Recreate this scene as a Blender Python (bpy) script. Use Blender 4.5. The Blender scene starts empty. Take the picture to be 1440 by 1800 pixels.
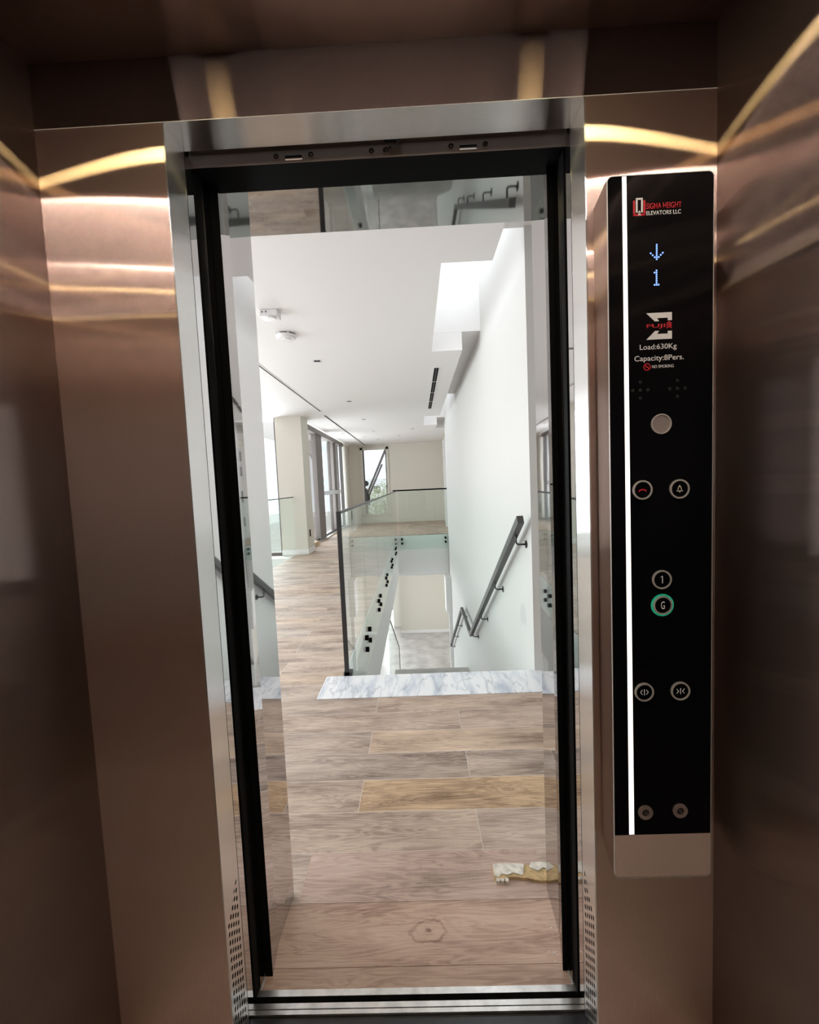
import bpy, bmesh, math, random
from mathutils import Vector, Matrix
random.seed(7)
S = bpy.context.scene
COL = S.collection
PI = math.pi

# ------------------------------------------------------------------ camera
cd = bpy.data.cameras.new('camera'); cam = bpy.data.objects.new('camera', cd); COL.objects.link(cam)
f = 737.0
cd.sensor_fit = 'VERTICAL'; cd.sensor_height = 36; cd.lens = 36 * f / 1800.0
cd.clip_start = 0.02; cd.clip_end = 300
cy = Vector((13, 50, f)).normalized()              # world Y seen in camera axes (right, up, forward)
cz = -Vector((477, -10950, f)); cz.normalize(); cz = (cz - cy * cz.dot(cy)).normalized()
cx = -cy.cross(cz)
if cx[0] < 0: cx = -cx
rt = Vector((cx[0], cy[0], cz[0])); up = Vector((cx[1], cy[1], cz[1])); bk = -Vector((cx[2], cy[2], cz[2]))
M = Matrix((rt, up, bk)).transposed().to_4x4(); M.translation = Vector((0, 0, 1.30))
cam.matrix_world = M
S.camera = cam

# ------------------------------------------------------------------ world, exposure, daylight
S.view_settings.view_transform = 'Standard'; S.view_settings.look = 'None'
S.view_settings.gamma = 1.0; S.view_settings.use_curve_mapping = False
S.view_settings.exposure = 0.0
S.cycles.max_bounces = 12; S.cycles.diffuse_bounces = 6; S.cycles.glossy_bounces = 8
S.cycles.transmission_bounces = 6; S.cycles.transparent_max_bounces = 24
S.cycles.sample_clamp_indirect = 4.0
S.cycles.caustics_reflective = True
W = bpy.data.worlds.new('sky'); S.world = W; W.use_nodes = True
bg = W.node_tree.nodes['Background']; bg.inputs[0].default_value = (0.86, 0.94, 1.0, 1); bg.inputs[1].default_value = 1.5

def area(name, loc, size, rot, power, color=(0.95, 0.98, 1.0)):
    l = bpy.data.lights.new(name, 'AREA'); l.shape = 'RECTANGLE'; l.size = size[0]; l.size_y = size[1]
    l.energy = power; l.color = color
    o = bpy.data.objects.new(name, l); o.location = loc; o.rotation_euler = rot; COL.objects.link(o); return o
DAY = .62
area('skylight_daylight', (0.48, 3.69, 3.72), (0.50, 1.75), (0, 0, 0), 15 * DAY)
area('skylight_daylight', (0.48, 9.05, 3.72), (0.50, 2.6), (0, 0, 0), 16 * DAY)
area('daylight_and_fill', (-3.1, 11.8, 1.4), (2.6, 4.6), (0, -PI/2, 0), 330 * DAY)
area('daylight_and_fill', (-3.45, 8.8, 1.4), (1.4, 2.6), (-PI/2, 0, 0), 190 * DAY)
area('daylight_and_fill', (-4.75, 3.1, 1.4), (2.4, 3.0), (0, -PI/2, 0), 300 * DAY)  # fill lamp behind the added, unseen lobby window
area('daylight_and_fill', (-1.1, 17.2, -2.3), (2.6, 2.4), (-PI/2, 0, 0), 500 * DAY)
area('daylight_and_fill', (-4.75, 8.0, -2.3), (2.4, 9.0), (0, -PI/2, 0), 1050 * DAY)  # fill lamp added to brighten the lower hall from an unseen side

# ------------------------------------------------------------------ materials
def newmat(name):
    m = bpy.data.materials.new(name); m.use_nodes = True; nt = m.node_tree; nt.nodes.clear()
    out = nt.nodes.new('ShaderNodeOutputMaterial'); return m, nt, out
def N(nt, t, **kw):
    n = nt.nodes.new(t)
    for k, v in kw.items(): setattr(n, k, v)
    return n
def math_(nt, op, a, b=None, c=None):
    n = nt.nodes.new('ShaderNodeMath'); n.operation = op
    for i, v in enumerate((a, b, c)):
        if v is None: continue
        if isinstance(v, (int, float)): n.inputs[i].default_value = v
        else: nt.links.new(v, n.inputs[i])
    return n.outputs[0]
def principled(name, col, rough=0.5, metal=0.0, noise=0.0, nscale=8.0, bump=0.0, spec=0.5, emit=None, estr=0):
    m, nt, out = newmat(name); p = N(nt, 'ShaderNodeBsdfPrincipled')
    p.inputs['Base Color'].default_value = (*col, 1); p.inputs['Roughness'].default_value = rough
    p.inputs['Metallic'].default_value = metal; p.inputs['Specular IOR Level'].default_value = spec
    if emit:
        p.inputs['Emission Color'].default_value = (*emit, 1); p.inputs['Emission Strength'].default_value = estr
    g = N(nt, 'ShaderNodeNewGeometry'); t = N(nt, 'ShaderNodeTexNoise'); t.inputs['Scale'].default_value = nscale
    t.inputs['Detail'].default_value = 4; nt.links.new(g.outputs['Position'], t.inputs['Vector'])
    if noise:
        r = N(nt, 'ShaderNodeMapRange'); r.inputs['From Min'].default_value = .3; r.inputs['From Max'].default_value = .7
        r.inputs['To Min'].default_value = 1 - noise; r.inputs['To Max'].default_value = 1 + noise
        nt.links.new(t.outputs[0], r.inputs[0])
        v = N(nt, 'ShaderNodeVectorMath', operation='SCALE'); v.inputs[0].default_value = col
        nt.links.new(r.outputs[0], v.inputs['Scale']); nt.links.new(v.outputs[0], p.inputs['Base Color'])
    if bump:
        b = N(nt, 'ShaderNodeBump'); b.inputs['Strength'].default_value = bump; b.inputs['Distance'].default_value = .002
        nt.links.new(t.outputs[0], b.inputs['Height']); nt.links.new(b.outputs[0], p.inputs['Normal'])
    nt.links.new(p.outputs[0], out.inputs[0]); return m

def brushed(name, col, grain, rough=0.158, aniso=0.93, soft=0.14, perf=False, srough=.78):
    """brushed sheet metal: sharp along the grain direction, blurred across it"""
    m, nt, out = newmat(name)
    geo = N(nt, 'ShaderNodeNewGeometry')
    sc = N(nt, 'ShaderNodeMapping'); sc.vector_type = 'POINT'
    k = [1500, 1500, 1500]; k[grain] = 60
    sc.inputs['Scale'].default_value = k
    nt.links.new(geo.outputs['Position'], sc.inputs['Vector'])
    nz = N(nt, 'ShaderNodeTexNoise'); nz.inputs['Scale'].default_value = 1; nz.inputs['Detail'].default_value = 2
    nt.links.new(sc.outputs[0], nz.inputs['Vector'])
    r = N(nt, 'ShaderNodeMapRange'); r.inputs['From Min'].default_value = .25; r.inputs['From Max'].default_value = .75
    r.inputs['To Min'].default_value = .90; r.inputs['To Max'].default_value = 1.09
    nt.links.new(nz.outputs[0], r.inputs[0])
    v = N(nt, 'ShaderNodeVectorMath', operation='SCALE'); v.inputs[0].default_value = col
    nt.links.new(r.outputs[0], v.inputs['Scale'])
    T = N(nt, 'ShaderNodeCombineXYZ'); T.inputs[grain].default_value = 1.0
    g1 = N(nt, 'ShaderNodeBsdfAnisotropic'); g1.distribution = 'GGX'
    g1.inputs['Roughness'].default_value = rough; g1.inputs['Anisotropy'].default_value = aniso
    g2 = N(nt, 'ShaderNodeBsdfAnisotropic'); g2.distribution = 'GGX'
    g2.inputs['Roughness'].default_value = srough; g2.inputs['Anisotropy'].default_value = .2
    for g in (g1, g2):
        nt.links.new(v.outputs[0], g.inputs['Color']); nt.links.new(T.outputs[0], g.inputs['Tangent'])
    mx = N(nt, 'ShaderNodeMixShader'); mx.inputs[0].default_value = soft
    nt.links.new(g1.outputs[0], mx.inputs[1]); nt.links.new(g2.outputs[0], mx.inputs[2])
    last = mx.outputs[0]
    if perf:                                       # punched ventilation holes with a slanted upper end
        sp = N(nt, 'ShaderNodeSeparateXYZ'); nt.links.new(geo.outputs['Position'], sp.inputs[0])
        y, z = sp.outputs[1], sp.outputs[2]
        py, pz = 0.0112, 0.0205
        u = math_(nt, 'DIVIDE', math_(nt, 'SUBTRACT', y, 0.872), py)
        col_i = math_(nt, 'FLOOR', u)
        odd = math_(nt, 'MODULO', col_i, 2.0)
        w = math_(nt, 'ADD', math_(nt, 'DIVIDE', z, pz), math_(nt, 'MULTIPLY', odd, .5))
        du = math_(nt, 'MULTIPLY', math_(nt, 'SUBTRACT', math_(nt, 'FRACT', u), .5), py)
        dw = math_(nt, 'MULTIPLY', math_(nt, 'SUBTRACT', math_(nt, 'FRACT', w), .5), pz)
        d = math_(nt, 'SQRT', math_(nt, 'ADD', math_(nt, 'POWER', du, 2.0), math_(nt, 'POWER', math_(nt, 'MULTIPLY', dw, .62), 2.0)))
        hole = math_(nt, 'LESS_THAN', d, .0036)
        hole = math_(nt, 'MULTIPLY', hole, math_(nt, 'GREATER_THAN', y, .872))
        hole = math_(nt, 'MULTIPLY', hole, math_(nt, 'LESS_THAN', y, .928))
        lim = math_(nt, 'ADD', math_(nt, 'MULTIPLY', math_(nt, 'SUBTRACT', y, .872), 1.3), .318)
        hole = math_(nt, 'MULTIPLY', hole, math_(nt, 'LESS_THAN', z, lim))
        dk = N(nt, 'ShaderNodeBsdfDiffuse'); dk.inputs[0].default_value = (.01, .01, .01, 1)
        m2 = N(nt, 'ShaderNodeMixShader'); nt.links.new(hole, m2.inputs[0])
        nt.links.new(last, m2.inputs[1]); nt.links.new(dk.outputs[0], m2.inputs[2]); last = m2.outputs[0]
    nt.links.new(last, out.inputs[0]); return m

def mirror(name, col, rough=.03):
    m, nt, out = newmat(name); g = N(nt, 'ShaderNodeBsdfAnisotropic'); g.inputs['Roughness'].default_value = rough
    g.inputs['Color'].default_value = (*col, 1)
    t = N(nt, 'ShaderNodeTexNoise'); t.inputs['Scale'].default_value = 3
    ge = N(nt, 'ShaderNodeNewGeometry'); nt.links.new(ge.outputs['Position'], t.inputs['Vector'])
    b = N(nt, 'ShaderNodeBump'); b.inputs['Strength'].default_value = .03; b.inputs['Distance'].default_value = .01
    nt.links.new(t.outputs[0], b.inputs['Height']); nt.links.new(b.outputs[0], g.inputs['Normal'])
    nt.links.new(g.outputs[0], out.inputs[0]); return m
def glass(name, tint, ior=1.5, refl=1.0):
    m, nt, out = newmat(name)
    tr = N(nt, 'ShaderNodeBsdfTransparent'); tr.inputs[0].default_value = (*tint, 1)
    gl = N(nt, 'ShaderNodeBsdfAnisotropic'); gl.inputs['Roughness'].default_value = .01; gl.inputs['Color'].default_value = (refl, refl, refl, 1)
    fr = N(nt, 'ShaderNodeFresnel'); fr.inputs[0].default_value = ior
    mx = N(nt, 'ShaderNodeMixShader'); ge = N(nt, 'ShaderNodeNewGeometry')
    ff = math_(nt, 'MULTIPLY', fr.outputs[0], math_(nt, 'SUBTRACT', 1.0, ge.outputs['Backfacing'])); nt.links.new(ff, mx.inputs[0])
    nt.links.new(tr.outputs[0], mx.inputs[1]); nt.links.new(gl.outputs[0], mx.inputs[2]); nt.links.new(mx.outputs[0], out.inputs[0]); return m
def emit(name, col, s):
    m, nt, out = newmat(name); e = N(nt, 'ShaderNodeEmission'); e.inputs[0].default_value = (*col, 1); e.inputs[1].default_value = s
    nt.links.new(e.outputs[0], out.inputs[0]); return m

def wood_nodes(nt, posout, tone, id1, knot=None):
    """oak-look tile: fine grain along X, cathedral rings, tone per plank id"""
    mp = N(nt, 'ShaderNodeMapping'); mp.inputs['Scale'].default_value = (1.6, 16, 1)
    off = N(nt, 'ShaderNodeVectorMath', operation='ADD')
    rs = N(nt, 'ShaderNodeVectorMath', operation='SCALE'); rs.inputs['Scale'].default_value = 37.0
    nt.links.new(id1, rs.inputs[0]); nt.links.new(posout, off.inputs[0]); nt.links.new(rs.outputs[0], off.inputs[1])
    nt.links.new(off.outputs[0], mp.inputs[0])
    n1 = N(nt, 'ShaderNodeTexNoise'); n1.inputs['Scale'].default_value = 1.3; n1.inputs['Detail'].default_value = 6
    n1.inputs['Distortion'].default_value = 1.2
    nt.links.new(mp.outputs[0], n1.inputs['Vector'])
    rings = math_(nt, 'SINE', math_(nt, 'MULTIPLY', n1.outputs[0], 55.0))
    mp2 = N(nt, 'ShaderNodeMapping'); mp2.inputs['Scale'].default_value = (9, 260, 1)
    nt.links.new(off.outputs[0], mp2.inputs[0])
    n2 = N(nt, 'ShaderNodeTexNoise'); n2.inputs['Scale'].default_value = 1; n2.inputs['Detail'].default_value = 4
    nt.links.new(mp2.outputs[0], n2.inputs['Vector'])
    mp3 = N(nt, 'ShaderNodeMapping'); mp3.inputs['Scale'].default_value = (160, 14, 1)      # saw marks across
    nt.links.new(off.outputs[0], mp3.inputs[0])
    n3 = N(nt, 'ShaderNodeTexNoise'); n3.inputs['Scale'].default_value = 1; n3.inputs['Detail'].default_value = 3
    nt.links.new(mp3.outputs[0], n3.inputs['Vector'])
    mp4 = N(nt, 'ShaderNodeMapping'); mp4.inputs['Scale'].default_value = (2.2, 9, 1)
    nt.links.new(off.outputs[0], mp4.inputs[0])
    n4 = N(nt, 'ShaderNodeTexNoise'); n4.inputs['Scale'].default_value = 1; n4.inputs['Detail'].default_value = 3
    nt.links.new(mp4.outputs[0], n4.inputs['Vector'])
    a = math_(nt, 'MULTIPLY_ADD', rings, .10, math_(nt, 'MULTIPLY', math_(nt, 'SUBTRACT', n2.outputs[0], .5), .55))
    a = math_(nt, 'ADD', a, math_(nt, 'MULTIPLY', math_(nt, 'SUBTRACT', n3.outputs[0], .5), .07))
    a = math_(nt, 'ADD', a, math_(nt, 'MULTIPLY', math_(nt, 'SUBTRACT', n4.outputs[0], .5), 1.1))
    if knot:
        sp = N(nt, 'ShaderNodeVectorMath', operation='SUBTRACT'); nt.links.new(posout, sp.inputs[0]); sp.inputs[1].default_value = knot
        sq = N(nt, 'ShaderNodeVectorMath', operation='MULTIPLY'); nt.links.new(sp.outputs[0], sq.inputs[0]); sq.inputs[1].default_value = (22, 34, 0)
        wb = N(nt, 'ShaderNodeTexNoise'); wb.inputs['Scale'].default_value = 28; nt.links.new(posout, wb.inputs['Vector'])
        ln = N(nt, 'ShaderNodeVectorMath', operation='LENGTH'); nt.links.new(sq.outputs[0], ln.inputs[0])
        d = math_(nt, 'ADD', ln.outputs['Value'], math_(nt, 'MULTIPLY', math_(nt, 'SUBTRACT', wb.outputs[0], .5), 1.1))
        fall = math_(nt, 'MAXIMUM', math_(nt, 'SUBTRACT', 1.0, math_(nt, 'MULTIPLY', d, .62)), 0.0)
        ring = math_(nt, 'POWER', math_(nt, 'MULTIPLY_ADD', math_(nt, 'SINE', math_(nt, 'MULTIPLY', d, 7.5)), .5, .5), 4.0)
        a = math_(nt, 'SUBTRACT', a, math_(nt, 'MULTIPLY', math_(nt, 'MULTIPLY', ring, fall), .75))
    return math_(nt, 'ADD', a, .5)

def plank_floor(name):
    m, nt, out = newmat(name)
    ge = N(nt, 'ShaderNodeNewGeometry'); sp = N(nt, 'ShaderNodeSeparateXYZ'); nt.links.new(ge.outputs['Position'], sp.inputs[0])
    PY, PX = .1825, 1.2
    v = math_(nt, 'DIVIDE', math_(nt, 'SUBTRACT', sp.outputs[1], 1.222), PY)
    row = math_(nt, 'FLOOR', v)
    odd = math_(nt, 'ABSOLUTE', math_(nt, 'MODULO', row, 2.0))
    u = math_(nt, 'DIVIDE', math_(nt, 'ADD', math_(nt, 'SUBTRACT', sp.outputs[0], .18), math_(nt, 'MULTIPLY', math_(nt, 'SUBTRACT', 1.0, math_(nt, 'MULTIPLY', odd, 1.0)), .47)), PX)
    ci = math_(nt, 'FLOOR', u)
    idv = N(nt, 'ShaderNodeCombineXYZ'); nt.links.new(ci, idv.inputs[0]); nt.links.new(row, idv.inputs[1])
    wn = N(nt, 'ShaderNodeTexWhiteNoise'); wn.noise_dimensions = '3D'; nt.links.new(idv.outputs[0], wn.inputs['Vector'])
    g = wood_nodes(nt, ge.outputs['Position'], None, wn.outputs['Color'])
    fv = math_(nt, 'FRACT', v); fu = math_(nt, 'FRACT', u)
    ev = math_(nt, 'MULTIPLY', math_(nt, 'MINIMUM', fv, math_(nt, 'SUBTRACT', 1.0, fv)), PY)
    eu = math_(nt, 'MULTIPLY', math_(nt, 'MINIMUM', fu, math_(nt, 'SUBTRACT', 1.0, fu)), PX)
    grout = math_(nt, 'LESS_THAN', math_(nt, 'MINIMUM', ev, eu), .0012)
    cr = N(nt, 'ShaderNodeValToRGB'); e = cr.color_ramp.elements
    e[0].position = .12; e[0].color = (.15, .095, .068, 1); e[1].position = .95; e[1].color = (.72, .58, .46, 1)
    e2 = cr.color_ramp.elements.new(.5); e2.color = (.44, .335, .26, 1)
    nt.links.new(g, cr.inputs[0])
    # per plank tone: most greyish, some golden
    tr = N(nt, 'ShaderNodeValToRGB'); t = tr.color_ramp.elements
    t[0].position = 0; t[0].color = (.92, .96, 1.03, 1); t[1].position = 1; t[1].color = (1.22, 1.10, .86, 1)
    t2 = tr.color_ramp.elements.new(.75); t2.color = (1.0, .98, .98, 1)
    # the one golden plank in the fourth row shares the white noise of its cell
    sel = math_(nt, 'MULTIPLY', math_(nt, 'COMPARE', row, 2.0, .1), math_(nt, 'GREATER_THAN', sp.outputs[0], -.29))
    sel = math_(nt, 'MULTIPLY', sel, math_(nt, 'LESS_THAN', sp.outputs[0], .91))
    nt.links.new(math_(nt, 'MAXIMUM', math_(nt, 'MULTIPLY', wn.outputs['Value'], .85), sel), tr.inputs[0])
    mul = N(nt, 'ShaderNodeMix', data_type='RGBA', blend_type='MULTIPLY'); mul.inputs[0].default_value = 1
    nt.links.new(cr.outputs[0], mul.inputs[6]); nt.links.new(tr.outputs[0], mul.inputs[7])
    mg = N(nt, 'ShaderNodeMix', data_type='RGBA'); nt.links.new(grout, mg.inputs[0]); nt.links.new(mul.outputs[2], mg.inputs[6])
    mg.inputs[7].default_value = (.62, .56, .50, 1)
    p = N(nt, 'ShaderNodeBsdfPrincipled'); p.inputs['Roughness'].default_value = .6
    nt.links.new(mg.outputs[2], p.inputs['Base Color']); nt.links.new(p.outputs[0], out.inputs[0]); return m

def plank_single(name, seed, c0, c1, c2, knot=None):
    m, nt, out = newmat(name)
    ge = N(nt, 'ShaderNodeNewGeometry')
    idv = N(nt, 'ShaderNodeCombineXYZ'); idv.inputs[0].default_value = seed; idv.inputs[1].default_value = seed * .37
    g = wood_nodes(nt, ge.outputs['Position'], None, idv.outputs[0], knot)
    cr = N(nt, 'ShaderNodeValToRGB'); e = cr.color_ramp.elements
    e[0].position = .12; e[0].color = (*c0, 1); e[1].position = .9; e[1].color = (*c2, 1)
    e2 = cr.color_ramp.elements.new(.5); e2.color = (*c1, 1)
    nt.links.new(g, cr.inputs[0])
    p = N(nt, 'ShaderNodeBsdfPrincipled'); p.inputs['Roughness'].default_value = .4
    nt.links.new(cr.outputs[0], p.inputs['Base Color']); nt.links.new(p.outputs[0], out.inputs[0]); return m

def marble(name):
    m, nt, out = newmat(name)
    ge = N(nt, 'ShaderNodeNewGeometry')
    mp = N(nt, 'ShaderNodeMapping'); mp.inputs['Rotation'].default_value = (0, 0, .95); mp.inputs['Scale'].default_value = (6, 1.7, 4)
    nt.links.new(ge.outputs['Position'], mp.inputs[0])
    n1 = N(nt, 'ShaderNodeTexNoise'); n1.inputs['Scale'].default_value = 1.1; n1.inputs['Detail'].default_value = 4; n1.inputs['Distortion'].default_value = .3
    nt.links.new(mp.outputs[0], n1.inputs['Vector'])
    vein = math_(nt, 'SUBTRACT', 1.0, math_(nt, 'MINIMUM', math_(nt, 'MULTIPLY', math_(nt, 'ABSOLUTE', math_(nt, 'SUBTRACT', n1.outputs[0], .5)), 60.0), 1.0))
    n2 = N(nt, 'ShaderNodeTexNoise'); n2.inputs['Scale'].default_value = 1.9; n2.inputs['Detail'].default_value = 5
    nt.links.new(mp.outputs[0], n2.inputs['Vector'])
    cr = N(nt, 'ShaderNodeValToRGB'); e = cr.color_ramp.elements
    e[0].position = .30; e[0].color = (.52, .57, .66, 1); e[1].position = .52; e[1].color = (.84, .85, .87, 1)
    nt.links.new(n2.outputs[0], cr.inputs[0])
    mg = N(nt, 'ShaderNodeMix', data_type='RGBA'); nt.links.new(math_(nt, 'MULTIPLY', vein, .45), mg.inputs[0]); nt.links.new(cr.outputs[0], mg.inputs[6])
    mg.inputs[7].default_value = (.25, .29, .36, 1)
    p = N(nt, 'ShaderNodeBsdfPrincipled'); p.inputs['Roughness'].default_value = .2
    nt.links.new(mg.outputs[2], p.inputs['Base Color']); nt.links.new(p.outputs[0], out.inputs[0]); return m

def stair_wall_paint(name):
    m, nt, out = newmat(name)
    ge = N(nt, 'ShaderNodeNewGeometry')
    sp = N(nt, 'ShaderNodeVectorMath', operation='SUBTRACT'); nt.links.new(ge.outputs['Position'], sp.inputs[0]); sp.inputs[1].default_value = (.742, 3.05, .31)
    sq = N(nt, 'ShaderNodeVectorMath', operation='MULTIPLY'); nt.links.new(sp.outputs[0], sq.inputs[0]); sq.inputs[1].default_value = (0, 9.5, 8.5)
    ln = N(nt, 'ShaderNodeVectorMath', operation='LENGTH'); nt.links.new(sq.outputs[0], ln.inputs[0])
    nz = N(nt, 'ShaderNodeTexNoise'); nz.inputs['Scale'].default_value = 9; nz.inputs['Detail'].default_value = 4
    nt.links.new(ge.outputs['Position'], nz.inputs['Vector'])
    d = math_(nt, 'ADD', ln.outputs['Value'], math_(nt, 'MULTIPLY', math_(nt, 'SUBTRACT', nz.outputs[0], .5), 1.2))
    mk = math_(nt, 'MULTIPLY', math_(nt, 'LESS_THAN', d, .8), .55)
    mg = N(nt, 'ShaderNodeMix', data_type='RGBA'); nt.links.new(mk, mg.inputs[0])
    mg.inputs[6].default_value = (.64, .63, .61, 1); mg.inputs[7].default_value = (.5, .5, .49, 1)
    p = N(nt, 'ShaderNodeBsdfPrincipled'); p.inputs['Roughness'].default_value = .6
    nt.links.new(mg.outputs[2], p.inputs['Base Color']); nt.links.new(p.outputs[0], out.inputs[0]); return m

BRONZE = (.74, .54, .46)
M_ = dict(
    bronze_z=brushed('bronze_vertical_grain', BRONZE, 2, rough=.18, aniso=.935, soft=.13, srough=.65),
    bronze_x=brushed('bronze_horizontal_grain_shaded', (.125, .09, .078), 0, soft=.12),  # same bronze darkened, the header's shade put into the colour
    bronze_ceil=brushed('bronze_ceiling_shaded', (.46, .34, .30), 0),  # same bronze, toned to the light level at the ceiling
    bronze_side=brushed('bronze_side_wall_shaded', (.25, .19, .165), 2, soft=.14),  # same bronze darkened, shade of the side walls put into the colour
    bronze_cop=principled('bronze_panel_plate', (.88, .69, .60), .42, .35, .05, 300),
    steel_z=brushed('steel_vertical_grain', (.90, .89, .88), 2, perf=True, rough=.148, aniso=.82, soft=.12),
    steel_x=brushed('steel_horizontal_grain', (.55, .52, .50), 0, rough=.148, aniso=.82, soft=.12),
    steel_dark=brushed('dull_track_steel', (.30, .24, .21), 0, rough=.5, aniso=.4),
    mirror=mirror('mirror_steel', (.66, .64, .64)),
    backreflector=mirror('back_wall_reflector', (.93, .88, .85), .22),  # mirror finish added to throw hall light back onto the front panels
    soffit=mirror('mirror_steel_soffit', (.42, .41, .40)),
    black=principled('matt_black', (.003, .003, .003), .6, spec=.05),
    blackgloss=principled('black_gloss', (.004, .004, .005), .08, spec=.14),
    alu=principled('aluminium_sill', (.62, .60, .57), .33, 1.0, .18, 30, .15),
    darkstrip=principled('dark_strip', (.02, .02, .022), .3, 0, .3, 40),
    palefloor=principled('pale_polished_stone', (.62, .57, .52), .12, 0, .08, 5),
    white=principled('white_paint', (.80, .79, .78), .6),
    ceil=principled('ceiling_paint', (.78, .76, .75), .65),
    beige=principled('beige_paint', (.66, .63, .56), .6),
    grey=principled('grey_paint', (.5, .5, .48), .6),
    stairwall=stair_wall_paint('stair_wall_paint'),
    floor=plank_floor('plank_tiles'),
    marble=marble('white_marble'),
    tile=principled('grey_floor_tile', (.50, .48, .46), .35, 0, .22, 3),
    iron=principled('dark_grey_iron', (.085, .082, .08), .45, .3),
    blackiron=principled('black_iron', (.02, .02, .02), .4),
    chrome=principled('chrome', (.8, .78, .76), .15, 1.0),
    ring=principled('satin_ring', (.78, .74, .70), .35, .35),
    frame=principled('dark_window_frame', (.09, .08, .075), .45),
    curtain=principled('grey_sheer_fabric', (.42, .43, .46), .8),
    pier=principled('grey_brown_pier', (.17, .15, .14), .6),
    glass=glass('green_tint_glass', (.93, .972, .955)),
    wglass=glass('window_glass', (.97, .98, .99)),
    plastic=principled('white_plastic', (.72, .70, .70), .4),
    oak=principled('oak_skirting', (.50, .36, .22), .5, 0, .2, 20),
    led=emit('led_white', (1, .90, .84), 46.0),
    gold=emit('warm_spot', (1.0, .86, .44), 62.0),
    copled=emit('panel_led_strip', (1.0, .90, .80), 2.2),
    bluedot=emit('blue_dots', (.25, .42, 1.0), 1.7),
    greenring=emit('green_lit_ring', (.02, .42, .22), .6),
    inkw=principled('glowing_white_ink', (.80, .76, .72), .5, emit=(.9, .85, .8), estr=.12),  # ink with a faint glow put into it, though it is no lamp
    inkr=principled('glowing_red_ink', (.55, .02, .03), .5, emit=(.6, .02, .03), estr=.12),  # red ink with the same faint emission added
    inkb=principled('dim_ink', (.05, .05, .05), .5),
    cream=principled('glowing_cream_symbol', (.75, .68, .5), .5, emit=(.8, .7, .5), estr=.15),  # symbol colour with a little added glow
)

BASE = {}      # world place of each thing's origin
# ------------------------------------------------------------------ mesh helpers
def add_box(bm, x0, x1, y0, y1, z0, z1, bevel=0):
    vs = [bm.verts.new((x, y, z)) for x in (x0, x1) for y in (y0, y1) for z in (z0, z1)]
    fs = [(0, 1, 3, 2), (4, 6, 7, 5), (0, 4, 5, 1), (2, 3, 7, 6), (0, 2, 6, 4), (1, 5, 7, 3)]
    F = [bm.faces.new([vs[i] for i in q]) for q in fs]
    if bevel:
        E = {e for q in F for e in q.edges}
        bmesh.ops.bevel(bm, geom=list(E), offset=bevel, segments=2, affect='EDGES', profile=.5)
def add_prism(bm, pts, axis, a, b):
    """extrude polygon; axis 2: pts=(x,y) z a..b ; axis 1: pts=(x,z) y a..b ; axis 0: pts=(y,z) x a..b"""
    def mk(p, t):
        return {2: (p[0], p[1], t), 1: (p[0], t, p[1]), 0: (t, p[0], p[1])}[axis]
    A = [bm.verts.new(mk(p, a)) for p in pts]; B = [bm.verts.new(mk(p, b)) for p in pts]
    bm.faces.new(A); bm.faces.new(B[::-1]); n = len(pts)
    for i in range(n): bm.faces.new((A[i], B[i], B[(i + 1) % n], A[(i + 1) % n]))
def add_cyl(bm, c, r, a, b, axis=2, seg=24, r2=None):
    r2 = r if r2 is None else r2; A = []; B = []
    for i in range(seg):
        t = 2 * PI * i / seg; u, v = math.cos(t), math.sin(t)
        def mk(rr, h):
            return {2: (c[0] + rr * u, c[1] + rr * v, h), 1: (c[0] + rr * u, h, c[1] + rr * v), 0: (h, c[0] + rr * u, c[1] + rr * v)}[axis]
        A.append(bm.verts.new(mk(r, a))); B.append(bm.verts.new(mk(r2, b)))
    bm.faces.new(A); bm.faces.new(B[::-1])
    for i in range(seg): bm.faces.new((A[i], B[i], B[(i + 1) % seg], A[(i + 1) % seg]))
def add_ring(bm, c, r0, r1, a, b, axis=2, seg=32):
    L = []
    for r, h in ((r0, a), (r1, a), (r1, b), (r0, b)):
        row = []
        for i in range(seg):
            t = 2 * PI * i / seg; u, v = r * math.cos(t), r * math.sin(t)
            row.append(bm.verts.new({2: (c[0] + u, c[1] + v, h), 1: (c[0] + u, h, c[1] + v), 0: (h, c[0] + u, c[1] + v)}[axis]))
        L.append(row)
    for k in range(4):
        A, B = L[k], L[(k + 1) % 4]
        for i in range(seg): bm.faces.new((A[i], A[(i + 1) % seg], B[(i + 1) % seg], B[i]))
def add_tube(bm, pts, r, seg=10):
    pts = [Vector(p) for p in pts]; prev = None; n = len(pts)
    for i, p in enumerate(pts):
        d = (pts[min(i + 1, n - 1)] - pts[max(i - 1, 0)]).normalized()
        a = d.cross(Vector((0, .3, 1))).normalized(); b = d.cross(a)
        row = [bm.verts.new(p + (a * math.cos(2 * PI * k / seg) + b * math.sin(2 * PI * k / seg)) * r) for k in range(seg)]
        if prev:
            for k in range(seg): bm.faces.new((prev[k], prev[(k + 1) % seg], row[(k + 1) % seg], row[k]))
        else: bm.faces.new(row)
        prev = row
    bm.faces.new(prev[::-1])
def add_bar(bm, p, q, w, h=None):
    """square bar between two points"""
    h = h or w; p = Vector(p); q = Vector(q); d = (q - p).normalized()
    a = d.cross(Vector((0, 1, 0))); a = a.normalized() if a.length > .01 else Vector((1, 0, 0)); b = d.cross(a).normalized()
    R = []
    for c in (p, q): R.append([bm.verts.new(c + a * sx * w / 2 + b * sy * h / 2) for sx, sy in ((-1, -1), (1, -1), (1, 1), (-1, 1))])
    bm.faces.new(R[0]); bm.faces.new(R[1][::-1])
    for k in range(4): bm.faces.new((R[0][k], R[0][(k + 1) % 4], R[1][(k + 1) % 4], R[1][k]))
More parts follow.
